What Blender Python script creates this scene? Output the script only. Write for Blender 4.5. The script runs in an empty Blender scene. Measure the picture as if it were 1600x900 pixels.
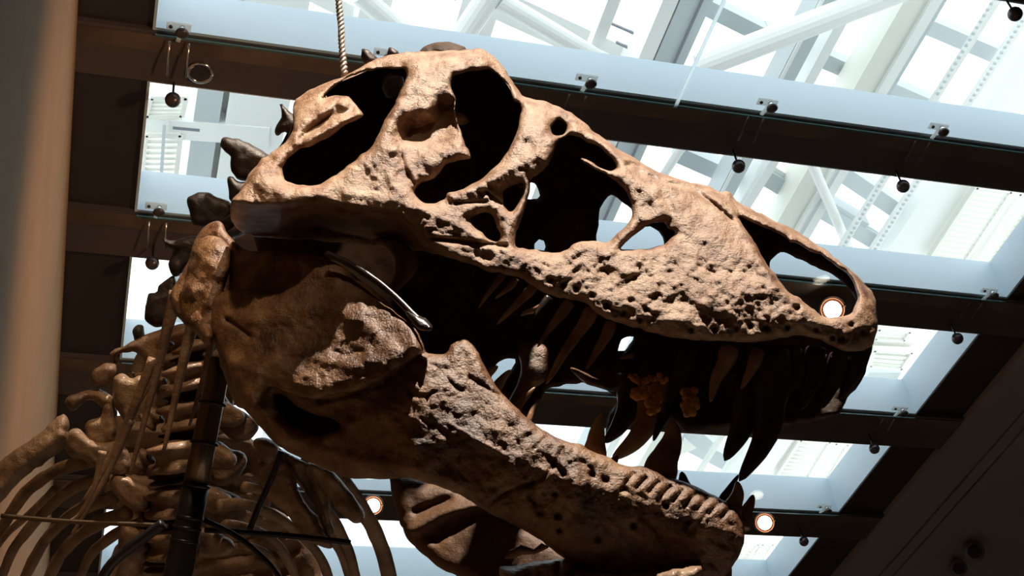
import bpy, math, random
import numpy as np
from mathutils import Vector, Matrix
random.seed(7); rng = np.random.RandomState(7)
C = bpy.context.scene.collection
SC = bpy.context.scene
# ------------------------------------------------------------------ camera
F = 2104.0
cy = np.array([-805., -2025., -F]); cz = np.array([-404., 2348., -F])
cy /= np.linalg.norm(cy); cz -= cy*(cz@cy); cz /= np.linalg.norm(cz); cx = np.cross(cy, cz)
M = np.array([cx, cy, cz])                      # camera space -> world space
EYE = np.array([0, 0, 1.6])
cam = bpy.data.cameras.new('camera'); camo = bpy.data.objects.new('camera', cam); C.objects.link(camo)
cam.sensor_width = 36; cam.lens = 36*F/1600; cam.clip_end = 500
camo.matrix_world = Matrix([list(M[0])+[0], list(M[1])+[0], list(M[2])+[1.6], [0, 0, 0, 1]])
SC.camera = camo
# ------------------------------------------------------------------ light and exposure
SC.view_settings.view_transform = 'Standard'; SC.view_settings.look = 'None'
SC.view_settings.exposure = 0.0; SC.view_settings.gamma = 1.0; SC.view_settings.use_curve_mapping = False
world = bpy.data.worlds.new('sky'); SC.world = world; world.use_nodes = True
world.node_tree.nodes['Background'].inputs[0].default_value = (.93, .97, 1, 1)
world.node_tree.nodes['Background'].inputs[1].default_value = 2.25

def wpt(c): return M@np.asarray(c, float)+EYE    # camera-space point -> world
def spot(name, loc, target, power, size, col, blend=.3, rad=.05):
    l = bpy.data.lights.new(name, 'SPOT'); o = bpy.data.objects.new(name, l); C.objects.link(o)
    l.energy = power; l.spot_size = math.radians(size); l.spot_blend = blend; l.color = col; l.shadow_soft_size = rad
    o.location = loc; d = Vector(target)-Vector(loc); o.rotation_euler = d.to_track_quat('-Z', 'Y').to_euler()
    return o
SK = wpt((0.25, 0.1, -2.4))
spot('key_fill_spot', SK+np.array([.2, -2.3, 4.3]), wpt((.28, .18, -2.4)), 3000, 30, (1, .85, .70), .5, .05)
spot('key_fill_spot', np.array([-.15, -1.6, 5.2]), wpt((-.88, -.50, -2.7)), 330, 20, (1, .74, .48), .8, .08)  # added warm fill for neck and ribs, no such fixture seen
spot('key_fill_spot', np.array([4.0, 3.0, 6.0]), np.array([-.45, 7.6, 7.6]), 650, 75, (1, .62, .36), 1, .15)  # added warm wash for the left wall, lamp itself is invented

# ------------------------------------------------------------------ helpers
def link(name, me, mat, parent=None):
    o = bpy.data.objects.new(name, me); C.objects.link(o)
    if mat: me.materials.append(mat)
    if parent: o.parent = parent
    return o
def tag(o, label=None, cat=None, group=None, kind=None):
    if label: o['label'] = label
    if cat: o['category'] = cat
    if group: o['group'] = group
    if kind: o['kind'] = kind
    return o
def empty(name, loc=(0, 0, 0)):
    o = bpy.data.objects.new(name, None); C.objects.link(o); o.location = loc; o.empty_display_size = .1; return o
class MB:
    def __init__(s): s.v = []; s.f = []
    def add(s, v, f):
        n = len(s.v); s.v += [tuple(map(float, p)) for p in v]; s.f += [tuple(n+i for i in q) for q in f]; return s
    def box(s, a, b):
        x0, y0, z0 = a; x1, y1, z1 = b
        return s.add([(x0,y0,z0),(x1,y0,z0),(x1,y1,z0),(x0,y1,z0),(x0,y0,z1),(x1,y0,z1),(x1,y1,z1),(x0,y1,z1)],
                     [(3,2,1,0),(4,5,6,7),(0,1,5,4),(1,2,6,5),(2,3,7,6),(3,0,4,7)])
    def bar(s, p, q, w, h=None, up=(0, 0, 1)):
        h = h or w; p = np.array(p, float); q = np.array(q, float); d = q-p; d /= np.linalg.norm(d)
        u = np.cross(d, up); u /= np.linalg.norm(u); t = np.cross(u, d); v = []
        for e in (p, q):
            for a, b in ((-1,-1),(1,-1),(1,1),(-1,1)): v.append(e+u*a*w/2+t*b*h/2)
        return s.add(v, [(0,1,2,3),(7,6,5,4),(0,4,5,1),(1,5,6,2),(2,6,7,3),(3,7,4,0)])
    def tube(s, pts, rad, seg=12, flat=1.0, fdir=None, rough=0.0, freq=30.):
        """smooth tube along pts; rad a list; flat squeezes the section along fdir"""
        pts = np.array(pts, float); rad = np.array(rad, float) if np.ndim(rad) else np.full(len(pts), float(rad))
        n = len(pts); tan = np.gradient(pts, axis=0); tan /= np.linalg.norm(tan, axis=1)[:, None]+1e-12
        a = np.array(fdir, float) if fdir is not None else (np.array([0, 0, 1.]) if abs(tan[0][2]) < .9 else np.array([1., 0, 0]))
        v = []; f = []
        for i in range(n):
            u = a-tan[i]*(a@tan[i]); u /= np.linalg.norm(u)+1e-12; w = np.cross(tan[i], u)
            for k in range(seg):
                t = 2*math.pi*k/seg; p = pts[i]+rad[i]*(u*math.cos(t)*flat+w*math.sin(t))
                if rough:
                    g = float(vnoise(np.array([p[0]*freq]), np.array([p[1]*freq+p[2]*freq*.8]))[0])
                    p = p+(p-pts[i])*g*rough
                v.append(p)
        for i in range(n-1):
            for k in range(seg):
                j = (k+1) % seg; f.append((i*seg+k, i*seg+j, (i+1)*seg+j, (i+1)*seg+k))
        v += [pts[0], pts[-1]]
        for k in range(seg):
            j = (k+1) % seg; f.append((n*seg, j, k)); f.append((n*seg+1, (n-1)*seg+k, (n-1)*seg+j))
        return s.add(v, f)
    def build(s, name, mat, parent=None, smooth=False):
        me = bpy.data.meshes.new(name); me.from_pydata(s.v, [], s.f); me.update()
        if smooth: me.polygons.foreach_set('use_smooth', [True]*len(me.polygons))
        return link(name, me, mat, parent)
def spline(pts, n=8, closed=False):
    p = np.array(pts, float); m = len(p); out = []
    for i in range(m if closed else m-1):
        g = (lambda k: p[k % m]) if closed else (lambda k: p[min(max(k, 0), m-1)])
        p0, p1, p2, p3 = g(i-1), g(i), g(i+1), g(i+2)
        for j in range(n):
            t = j/n; out.append(.5*((2*p1)+(-p0+p2)*t+(2*p0-5*p1+4*p2-p3)*t*t+(-p0+3*p1-3*p2+p3)*t**3))
    if not closed: out.append(p[-1])
    return np.array(out)
_perm = rng.permutation(4096)
def _h(ix, iy): return _perm[(_perm[ix & 4095]+iy) & 4095]/2047.5-1
def vnoise(x, y):
    ix = np.floor(x).astype(int); iy = np.floor(y).astype(int); fx = x-ix; fy = y-iy
    fx = fx*fx*(3-2*fx); fy = fy*fy*(3-2*fy)
    return (_h(ix,iy)*(1-fx)+_h(ix+1,iy)*fx)*(1-fy)+(_h(ix,iy+1)*(1-fx)+_h(ix+1,iy+1)*fx)*fy
def fbm(x, y, o=4):
    r = 0; a = 1
    for k in range(o): r = r+a*vnoise(x*2**k+17*k, y*2**k+31*k); a *= .5
    return r
def segdist(X, Y, P, closed):
    """distance of flat arrays X,Y to a polyline, nearest point and even-odd inside"""
    n = len(P); m = n if closed else n-1
    best = np.full(X.shape, 1e18); bx = X.copy(); by = Y.copy(); ins = np.zeros(X.shape, bool)
    for i in range(m):
        x0, y0 = P[i]; x1, y1 = P[(i+1) % n]; dx, dy = x1-x0, y1-y0; L = dx*dx+dy*dy
        if L < 1e-9: continue
        t = np.clip(((X-x0)*dx+(Y-y0)*dy)/L, 0, 1); qx = x0+t*dx; qy = y0+t*dy; d = (X-qx)**2+(Y-qy)**2
        k = d < best; best[k] = d[k]; bx[k] = qx[k]; by[k] = qy[k]
        if closed:
            c = ((y0 > Y) != (y1 > Y)); c[c] &= (X[c] < (x1-x0)*(Y[c]-y0)/(y1-y0)+x0); ins ^= c
    return np.sqrt(best), bx, by, ins
def sheet(mb, outline, holes, pos, wf, th=.02, edge=14, step=4, relief=None, strokes=(), wob=1.5, rough=.0025, both=1.0):
    """a bone plate of real thickness: traced outline and openings, rounded rims, modelled relief"""
    cs = []
    for P in [outline]+list(holes):
        P = spline(P, 4, True)
        if wob:
            P = P+np.stack([vnoise(P[:, 0]*.11+3, P[:, 1]*.11), vnoise(P[:, 0]*.11, P[:, 1]*.11+9)], 1)*wob
        cs.append(P)
    lo = cs[0].min(0)-step*2; hi = cs[0].max(0)+step*2
    gx = np.arange(lo[0], hi[0], step); gy = np.arange(lo[1], hi[1], step)
    GX, GY = np.meshgrid(gx, gy); sh = GX.shape; X = GX.ravel(); Y = GY.ravel()
    best = np.full(X.shape, 1e9); bx = X.copy(); by = Y.copy(); ins = np.zeros(X.shape, bool)
    for P in cs:
        d, qx, qy, i_ = segdist(X, Y, P, True); k = d < best; best[k] = d[k]; bx[k] = qx[k]; by[k] = qy[k]; ins ^= i_
    I = ins.reshape(sh)
    cell = I[:-1, :-1] | I[1:, :-1] | I[:-1, 1:] | I[1:, 1:]
    use = np.zeros(sh, bool)
    use[:-1, :-1] |= cell; use[1:, :-1] |= cell; use[:-1, 1:] |= cell; use[1:, 1:] |= cell
    use = use.ravel(); out = use & ~ins
    snap = out | (ins & (best < step*.22))
    X = np.where(snap, bx, X); Y = np.where(snap, by, Y); d = np.where(snap, 0, best)
    pr = np.sqrt(np.clip(1-(1-np.minimum(d/edge, 1))**2, 0, 1))
    w = wf(X, Y); r = fbm(X*.04, Y*.04, 3)*rough*1.3+fbm(X*.2+5, Y*.2, 2)*rough*.25
    if relief is not None: r = r+relief(X, Y)
    for pts, rad, amp in strokes:
        P = spline(pts, 6) if len(pts) > 1 else np.array([pts[0], (pts[0][0]+.1, pts[0][1])])
        k = (X > P[:, 0].min()-3*rad) & (X < P[:, 0].max()+3*rad) & (Y > P[:, 1].min()-3*rad) & (Y < P[:, 1].max()+3*rad)
        if k.any():
            if not (rad <= 6 and amp <= -.006): amp = amp*.6
            dd = segdist(X[k], Y[k], P, False)[0]; r[k] += amp*np.exp(-(dd/rad)**2)
    fade = np.minimum(d/(edge*.25), 1)
    wfr = w+th*pr+r*fade; wbk = w-th*both*pr
    idx = -np.ones(len(X), int); idx[use] = np.arange(use.sum())
    A = pos(X[use], Y[use], wfr[use]); inner = use & ~snap
    idb = idx.copy(); idb[inner] = use.sum()+np.arange(inner.sum())
    B = pos(X[inner], Y[inner], wbk[inner])
    ids = np.arange(len(X)).reshape(sh); cc = np.argwhere(cell)
    a = ids[cc[:, 0], cc[:, 1]]; b = ids[cc[:, 0], cc[:, 1]+1]; c = ids[cc[:, 0]+1, cc[:, 1]+1]; e = ids[cc[:, 0]+1, cc[:, 1]]
    fr = np.stack([idx[a], idx[e], idx[c], idx[b]], 1); bk = np.stack([idb[a], idb[b], idb[c], idb[e]], 1)
    alls = snap[a] & snap[b] & snap[c] & snap[e]
    fr = fr[~alls]; bk = bk[~alls]
    mb.add(np.concatenate([A, B]), [tuple(q) for q in np.concatenate([fr, bk])])
# position functions (all give real world points; the skull is built in its own sagittal frame)
N = np.array([-.15, .62, .77]); N /= np.linalg.norm(N); P0 = np.array([0, .05, -2.5]); NP = N@P0
def skp(x, y, w):
    x = np.asarray(x, float); y = np.asarray(y, float)
    r = np.stack([(x-800)/F, (450-y)/F, -np.ones_like(x)], -1); t = (NP+w)/(r@N)
    return (r*np.asarray(t)[..., None])@M.T+EYE
def dist(D):
    def g(x, y, w):
        x = np.asarray(x, float); y = np.asarray(y, float)
        return (np.stack([(x-800)/F, (450-y)/F, -np.ones_like(x)], -1)*(D-np.asarray(w, float)*np.ones_like(x))[..., None])@M.T+EYE
    return g
def at(x, y, d): return dist(d)(x, y, 0.)
def onz(x, y, h): r = M@np.array([(x-800)/F, (450-y)/F, -1]); return r*h/r[2]+EYE

# ------------------------------------------------------------------ materials
def mat(name, base, rough=.5, metal=0., spec=.5, var=None, scale=4., bump=0., bscale=40., pits=None, alpha=None, emit=None, coat=0., detail=8., fine=0.):
    m = bpy.data.materials.new(name); m.use_nodes = True; nt = m.node_tree; b = nt.nodes['Principled BSDF']
    b.inputs['Base Color'].default_value = (*base, 1); b.inputs['Roughness'].default_value = rough
    b.inputs['Metallic'].default_value = metal; b.inputs['Specular IOR Level'].default_value = spec
    if coat: b.inputs['Coat Weight'].default_value = coat; b.inputs['Coat Roughness'].default_value = .25
    tc = nt.nodes.new('ShaderNodeTexCoord')
    if var:
        n = nt.nodes.new('ShaderNodeTexNoise'); n.inputs['Scale'].default_value = scale; n.inputs['Detail'].default_value = detail
        n.inputs['Roughness'].default_value = .62
        nt.links.new(tc.outputs['Object'], n.inputs['Vector'])
        r = nt.nodes.new('ShaderNodeValToRGB'); nt.links.new(n.outputs['Fac'], r.inputs[0])
        e = r.color_ramp.elements; e[0].position = .3; e[1].position = .7
        e[0].color = (*var[0], 1); e[1].color = (*var[-1], 1)
        for k, c in enumerate(var[1:-1]):
            q = e.new(.3+.4*(k+1)/(len(var)-1)); q.color = (*c, 1)
        nt.links.new(r.outputs[0], b.inputs['Base Color'])
    if bump:
        n = nt.nodes.new('ShaderNodeTexNoise'); n.inputs['Scale'].default_value = bscale; n.inputs['Detail'].default_value = 7
        n.inputs['Roughness'].default_value = .65
        nt.links.new(tc.outputs['Object'], n.inputs['Vector'])
        bp = nt.nodes.new('ShaderNodeBump'); bp.inputs['Strength'].default_value = 1; bp.inputs['Distance'].default_value = bump
        h = n.outputs['Fac']
        if pits:
            v = nt.nodes.new('ShaderNodeTexVoronoi'); v.inputs['Scale'].default_value = pits; v.feature = 'DISTANCE_TO_EDGE'
            nt.links.new(tc.outputs['Object'], v.inputs['Vector'])
            mp = nt.nodes.new('ShaderNodeMapRange'); mp.inputs[1].default_value = 0; mp.inputs[2].default_value = .05
            mp.inputs[3].default_value = 0; mp.inputs[4].default_value = .35
            nt.links.new(v.outputs['Distance'], mp.inputs[0])
            ad = nt.nodes.new('ShaderNodeMath'); ad.operation = 'ADD'; nt.links.new(h, ad.inputs[0]); nt.links.new(mp.outputs[0], ad.inputs[1]); h = ad.outputs[0]
        if fine:
            n2 = nt.nodes.new('ShaderNodeTexNoise'); n2.inputs['Scale'].default_value = 260; n2.inputs['Detail'].default_value = 4
            nt.links.new(tc.outputs['Object'], n2.inputs['Vector'])
            b2 = nt.nodes.new('ShaderNodeBump'); b2.inputs['Distance'].default_value = fine
            nt.links.new(n2.outputs['Fac'], b2.inputs['Height']); nt.links.new(b2.outputs[0], bp.inputs['Normal'])
        nt.links.new(h, bp.inputs['Height']); nt.links.new(bp.outputs[0], b.inputs['Normal'])
    if emit:
        b.inputs['Emission Color'].default_value = (*emit[0], 1); b.inputs['Emission Strength'].default_value = emit[1]
    return m
bone = mat('bone_skull', (.4, .27, .18), .42, spec=.5, var=[(.12, .05, .028), (.27, .145, .08), (.37, .24, .155), (.46, .31, .20)], scale=22, bump=.0036, bscale=95, fine=.0016)
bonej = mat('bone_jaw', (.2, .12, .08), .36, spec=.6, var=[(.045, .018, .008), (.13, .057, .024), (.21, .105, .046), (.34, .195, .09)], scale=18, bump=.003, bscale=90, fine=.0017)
bonen = mat('bone_neck', (.3, .18, .1), .42, spec=.5, var=[(.09, .045, .025), (.24, .135, .07), (.38, .24, .13)], scale=14, bump=.0035, bscale=130, coat=.2)
bonei = mat('bone_shaded', (.06, .035, .02), .65, spec=.2, var=[(.022, .013, .009), (.05, .03, .02), (.09, .05, .032)], scale=8, bump=.004, bscale=50)  # shade inside the skull painted in as a darker bone colour
bonev = mat('bone_vertebra_shaded', (.12, .09, .08), .45, spec=.4, var=[(.02, .014, .012), (.07, .05, .042)], scale=10, bump=.004)  # backlit silhouette painted in as near-black bone
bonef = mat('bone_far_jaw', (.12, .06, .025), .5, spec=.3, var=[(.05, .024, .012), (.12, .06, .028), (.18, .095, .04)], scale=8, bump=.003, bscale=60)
bonep = mat('bone_sky_lit', (.5, .47, .44), .6, var=[(.35, .32, .3), (.6, .57, .54)], scale=30, bump=.003)  # sky light on this bone painted in as a paler colour
tooth_brown = mat('tooth_brown', (.2, .09, .04), .25, spec=.6, var=[(.14, .06, .03), (.36, .19, .10), (.5, .33, .17)], scale=14, bump=.0015, bscale=70, coat=.3)
tooth_shaded = mat('tooth_shaded', (.03, .02, .02), .28, spec=.5, var=[(.02, .014, .014), (.055, .032, .026)], scale=14, bump=.001)  # backlight and shadow on teeth painted near-black; jaw strip shares it
orange = mat('matrix_orange', (.4, .17, .04), .7, var=[(.5, .2, .04), (.85, .42, .10)], scale=40, bump=.004, bscale=90)
blue = mat('painted_light_blue', (.5, .6, .68), .5)
bluew = mat('shaft_lining', (.58, .68, .76), .45, var=[(.55, .655, .74), (.61, .71, .79)], scale=.5, detail=1)
dark = mat('ceiling_dark', (.05, .038, .035), .35, spec=.5, var=[(.075, .064, .064), (.11, .086, .08)], scale=.8, detail=2)
darkp = mat('ceiling_recess', (.045, .037, .036), .25, spec=.5)
brownc = mat('ceiling_brown', (.085, .06, .052), .55, var=[(.28, .24, .23), (.34, .28, .26)], scale=.6, detail=2)
band_edge = mat('beam_edge_brown', (.15, .10, .075), .5, var=[(.07, .05, .04), (.2, .13, .09)], scale=2)
tan = mat('plaster_tan', (.36, .2, .09), .85, var=[(.34, .195, .085), (.41, .235, .11)], scale=1.5, bump=.003, bscale=25)
floorm = mat('floor_stone', (.4, .36, .32), .5, var=[(.36, .32, .28), (.44, .39, .34)], scale=2)
white = mat('roof_steel_white', (.88, .89, .87), .55)
cream = mat('roof_steel_cream', (.84, .84, .78), .6)
greyst = mat('roof_steel_grey', (.55, .6, .62), .5)
greyd = mat('roof_gasket_grey', (.22, .23, .27), .6)
chrome = mat('chrome', (.75, .75, .75), .2, metal=1)
blackm = mat('steel_black', (.03, .025, .025), .35, metal=.6)
bronze = mat('steel_bronze', (.16, .11, .075), .3, metal=.85)
balld = mat('fitting_dark', (.10, .08, .08), .3, metal=.5)
ropem = mat('steel_rope', (.42, .36, .31), .4, metal=.4)
lampm = mat('lamp_glow', (1, .9, .75), .4, emit=((1, .86, .66), 14))
rim = mat('lamp_rim', (.25, .13, .08), .25, metal=.8)
greycam = mat('camera_housing', (.17, .13, .12), .35)
glass = bpy.data.materials.new('clear_glass'); glass.use_nodes = True
_n = glass.node_tree; _n.nodes.clear(); _o = _n.nodes.new('ShaderNodeOutputMaterial'); _m = _n.nodes.new('ShaderNodeMixShader')
_t = _n.nodes.new('ShaderNodeBsdfTransparent'); _t.inputs[0].default_value = (.95, .985, .985, 1); _g = _n.nodes.new('ShaderNodeBsdfGlossy'); _g.inputs['Roughness'].default_value = .02
_m.inputs[0].default_value = .025
_n.links.new(_t.outputs[0], _m.inputs[1]); _n.links.new(_g.outputs[0], _m.inputs[2]); _n.links.new(_m.outputs[0], _o.inputs[0])
def translucent(name, col, t=.5):
    m = bpy.data.materials.new(name); m.use_nodes = True; nt = m.node_tree; nt.nodes.clear(); o = nt.nodes.new('ShaderNodeOutputMaterial'); x = nt.nodes.new('ShaderNodeMixShader')
    a = nt.nodes.new('ShaderNodeBsdfPrincipled'); b = nt.nodes.new('ShaderNodeBsdfTranslucent'); a.inputs[0].default_value = (*col, 1); b.inputs[0].default_value = (*col, 1); x.inputs[0].default_value = t
    nt.links.new(a.outputs[0], x.inputs[1]); nt.links.new(b.outputs[0], x.inputs[2]); nt.links.new(x.outputs[0], o.inputs[0]); return m
arm_bright = translucent('chrome_sky_glint', (.85, .88, .88), .6); sealant = translucent('clear_sealant', (.9, .95, .97), .85)  # arm plates: sky reflection on chrome put in as bright translucent colour
gedge = mat('glass_edge_green', (.10, .17, .17), .2)

# ------------------------------------------------------------------ building shell
def struct(name, mb, m): return tag(mb.build(name, m), kind='structure')
H = 9.6; SH = .47; TH = .12
XL, XR, XW, XE = .11, 8.31, -.42, 8.93
nearY = [4.70, 6.555, 8.435, 10.35, 12.22, 14.10]; farY = [6.095, 7.918, 9.80, 11.70, 13.55, 15.4]
struct('floor', MB().box((-1, -8, -.2), (17, 20, 0)), floorm)
struct('wall_left', MB().box((-.9, -8, 0), (XW, 20, H+.0)), tan)
struct('wall_right', MB().box((16, -8, 0), (16.3, 20, H+1)), tan)
struct('wall_back', MB().box((-.9, -8.3, 0), (16.3, -8, H+1)), tan)
struct('wall_front', MB().box((-.9, 20, 0), (16.3, 20.3, H+1)), tan)
# dark ceiling bands between the openings
ys = [-8]+farY; ye = nearY+[20]
for a, b in zip(ys, ye):
    if b > a+.01:
        struct('ceiling', MB().box((XW-.4, a, H), (XE, b, H+SH)), dark)
        struct('bounce_deck', MB().box((XW-.4, a+.03, H+SH+.02), (XE, b-.01, H+SH+.06)), white)  # unseen white deck added to bounce sky light onto roof steel
for a in farY[:-1]:                              # lighter brown strip along each band, near the glass
    struct('trim_1', MB().box((XW, a+.03, H-.012), (XE-.02, a+.17, H-.001)), band_edge)
# end panels of each coffer
for a, b in zip(nearY, farY):
    struct('ceiling', MB().box((XW-.4, a, H+.05), (XL-.02, b, H+SH)), darkp)
    struct('ceiling', MB().box((XR+.02, a, H+.05), (XE, b, H+SH)), darkp)
struct('ceiling', MB().box((XE, -8, H-.06), (9.47, 20, H+SH)), brownc)
struct('ceiling', MB().box((9.50, -8, H-.06), (9.66, 20, H+SH)), brownc)
struct('ceiling', MB().box((9.69, -8, H-.06), (16.3, 20, H+SH)), brownc)
struct('ceiling', MB().box((9.4, -8, H+.0), (9.8, 20, H+SH-.02)), blackm)
struct('bounce_deck', MB().box((XE+.02, -8, H+SH+.02), (16.3, 20, H+SH+.06)), white); struct('bounce_deck', MB().box((-6, -8, H+SH+.02), (XW-.45, 20, H+SH+.06)), white)  # side pieces of the added light-bouncing deck
# light shafts with pale lining
for a, b in zip(nearY, farY):
    s = MB()
    s.box((XL-.02, b-.025, H+.012), (XR+.02, b-.001, H+SH+.01)); s.box((XR-.001, a, H+.012), (XR+.02, b-.025, H+SH+.01))
    s.box((XL-.02, a, H+.012), (XL, b-.025, H+SH+.01)); s.box((XL, a+.001, H+.012), (XR, a+.02, H+SH+.01))
    struct('trim_2', s, bluew)
# glass panes under the openings
pane_lab = ['clear glass pane below the nearest skylight opening, crossing the top of the picture', 'clear glass pane below the skylight opening just behind the top of the skull',
            'clear glass pane below the skylight opening level with the snout tip', 'clear glass pane below the skylight opening seen between the open jaws',
            'clear glass pane below the small skylight opening at the bottom right', 'clear glass pane of the farthest skylight opening']
for i, (a, b) in enumerate(zip(nearY, farY)):
    if i == 5: continue
    xs = [XL, 4.12, XR] if i == 0 else [XL, XR]
    r = empty('skylight_glazing', (XL, a, H)); tag(r, pane_lab[i], 'skylight')
    for x0, x1 in zip(xs[:-1], xs[1:]):
        p = MB().box((x0+.005, a+.01, H-.022), (x1-.005, b+.012, H-.01)).build('pane', glass, r)
        p.location = (-XL, -a, -H)
    e = MB().box((XL, b+.0125, H-.024), (XR, b+.03, H-.008)).build('pane_edge', gedge, r); e.location = (-XL, -a, -H)
    if i == 0:
        e = MB().box((4.105, a, H-.03), (4.135, b+.03, H-.0225)).build('joint_strip', sealant, r); e.location = (-XL, -a, -H)

# ------------------------------------------------------------------ skylight roof above (all on or near one roof plane)
_c = [0]
def rbar(x0, y0, x1, y1, h, w, mt, hh=None, name='trim_3'):
    _c[0] += 1; h = h+.006*_c[0]; w = w*.72
    struct(name, MB().bar(onz(x0, y0, h), onz(x1, y1, h), w, hh or w*.6), mt)
def ybar(x, y, h, w, mt, hh=None, y0=3., y1=26., name='trim_3'):
    X = onz(x, y, h)[0]; struct(name, MB().box((X-w/2, y0, h+1.6), (X+w/2, y1, h+1.6+(hh or w))), mt)
R = 11.0
# main bars running away from the camera
ybar(1047, 95, R, .34, greyst, .5); ybar(1056, 95, R-.03, .02, greyd, .05); ybar(1008, 95, R-.01, .16, white, .5)
ybar(1232, 118, R-.1, .2, greyst, .3); ybar(1224, 118, R-.12, .04, white, .3); ybar(1270, 120, R+.1, .12, white, .2)
ybar(1355, 138, R, .30, cream, .4); ybar(1382, 140, R-.05, .12, white, .4); ybar(1392, 141, R-.03, .05, greyst, .4)
ybar(1575, 160, R, .5, white, .3)
for x in (1463, 1520): ybar(x, 155, R-.3, .07, white, .06)
for x in (930,): ybar(x, 78, R-.2, .13, white, .13)
ybar(318, 220, R, .26, greyst, .3); ybar(400, 190, R, .62, white, .4); ybar(345, 220, R+.2, .1, white, .2)
ybar(585, 20, R+.1, .3, white, .3); ybar(745, 30, R+.2, .4, white, .3)
# sloping purlins
for q in [(1100,5,1200,55),(1190,48,1460,165),(1350,-5,1620,110),(620,-60,1100,160),(480,-20,700,90),(760,-20,1040,110)]:
    rbar(*q, R+.5, .26, greyst if q[0] > 1000 else white, .16); rbar(q[0], q[1]-7, q[2], q[3]-7, R+.49, .05, white, .1)
for q in [(940,30,1020,65),(963,66,1015,90),(872,62,892,75)]: rbar(*q, R+.3, .03, greyd, .03)
# bracing tubes
def rtube(p, q, h0, h1, r, mt): struct('trim_4', MB().tube([onz(*p, h0), (onz(*p, h0)+onz(*q, h1))/2, onz(*q, h1)], r, 16), mt)
rtube((1090, 105), (1430, -25), R-.5, R-.2, .13, white); rtube((700, 90), (800, -60), R-.4, R-.2, .12, white)
rtube((560, -10), (640, 60), R-.3, R-.3, .10, white); rtube((780, 0), (1000, 130), R-.3, R-.3, .09, white)
# opening two: gutters, rods, purlins seen on the right
for q in [(1180,262,1440,415),(1060,235,1150,275),(1235,285,1345,350),(1300,255,1440,350)]: rbar(*q, R+.3, .30, greyst, .2)
for q in [(1200,266,1420,405)]: rbar(*q, R+.25, .03, greyd, .03); rbar(q[0]+4, q[1]-9, q[2]+4, q[3]-9, R+.28, .08, white, .1)
rbar(1150, 345, 1215, 240, R-.2, .16, white); rbar(1235, 400, 1318, 258, R-.15, .22, white); rbar(1249, 370, 1312, 262, R-.2, .05, greyst)
rbar(1316, 388, 1385, 272, R-.25, .08, white); rbar(1366, 392, 1436, 280, R-.25, .08, white)
for (xa, ya, xb, yb) in [(1316,388,1385,272),(1366,392,1436,280),(1463,150,1552,0),(1515,160,1600,28)]:   # perforated strips
    s = MB(); n = 16
    for k in range(n):
        t = (k+.2)/n; u = (k+.6)/n; s.bar(onz(xa+(xb-xa)*t, ya+(yb-ya)*t, R-.36), onz(xa+(xb-xa)*u, ya+(yb-ya)*u, R-.36), .028, .02)
    struct('trim_5', s, greyst)
rtube((1262, 240), (1325, 385), R-.3, R, .06, white); rtube((1075, 215), (1000, 330), R-.3, R, .05, white)
def louvre(quad, n, h):      # slatted vent: frame with blades, quad = four image corners clockwise from top left
    a, b, c, d = [onz(*p, h) for p in quad]; s = MB()
    for p, q in ((a, b), (b, c), (c, d), (d, a)): s.bar(p, q, .05, .08)
    for k in range(n):
        t = (k+.5)/n; s.bar(a+(d-a)*t, b+(c-b)*t, np.linalg.norm(d-a)/n*.52, .03)
    struct('trim_6', s, cream)
rbar(1425, 400, 1505, 285, R-.1, .55, white, .1)
louvre([(1525,290),(1580,297),(1506,408),(1452,402)], 14, R-.1); rbar(1510, 412, 1592, 296, R-.12, .13, cream, .1)
louvre([(1592,300),(1625,302),(1545,416),(1520,412)], 14, R-.1); rbar(1545, 440, 1640, 300, R-.1, .3, white, .1)
# left side, seen beside the neck
louvre([(236,150),(292,150),(284,180),(228,180)], 5, R); louvre([(228,208),(283,208),(275,276),(222,276)], 8, R)
rbar(225, 190, 420, 205, R-.1, .35, white, .2); rbar(270, 199, 312, 203, R-.2, .05, greyd); rbar(328, 205, 365, 208, R-.2, .05, greyd)
rbar(257, 195, 252, 276, R-.3, .05, greyst)
# openings three, four and five
louvre([(1372,512),(1422,516),(1412,530),(1366,528)], 3, R); louvre([(1365,545),(1425,548),(1408,575),(1358,570)], 4, R); rbar(1350, 538, 1440, 545, R-.05, .45, cream, .1)
rbar(1405, 620, 1475, 515, R-.06, .3, cream, .1); rbar(1350, 590, 1400, 590, R+.1, .5, greyst, .1)
louvre([(1250,685),(1297,688),(1262,745),(1212,743)], 10, R); louvre([(1305,690),(1325,692),(1292,748),(1276,746)], 10, R)
rbar(1180, 770, 1255, 670, R-.05, .5, white, .1); rbar(1290, 770, 1345, 680, R-.05, .3, cream, .1)
louvre([(1160,845),(1185,848),(1165,875),(1145,872)], 6, R); louvre([(1190,848),(1208,848),(1190,880),(1172,878)], 6, R); rbar(1130, 842, 1215, 846, R-.05, .25, cream, .1)
rbar(1070, 665, 1110, 700, R, .35, greyst, .1); rbar(1130, 740, 1180, 660, R-.1, .12, white); rbar(1170, 745, 1200, 680, R-.1, .12, white)
rbar(985, 730, 1120, 670, R+.2, .5, cream, .1); rbar(1078, 690, 1165, 735, R+.25, .4, greyst, .15)

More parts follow.
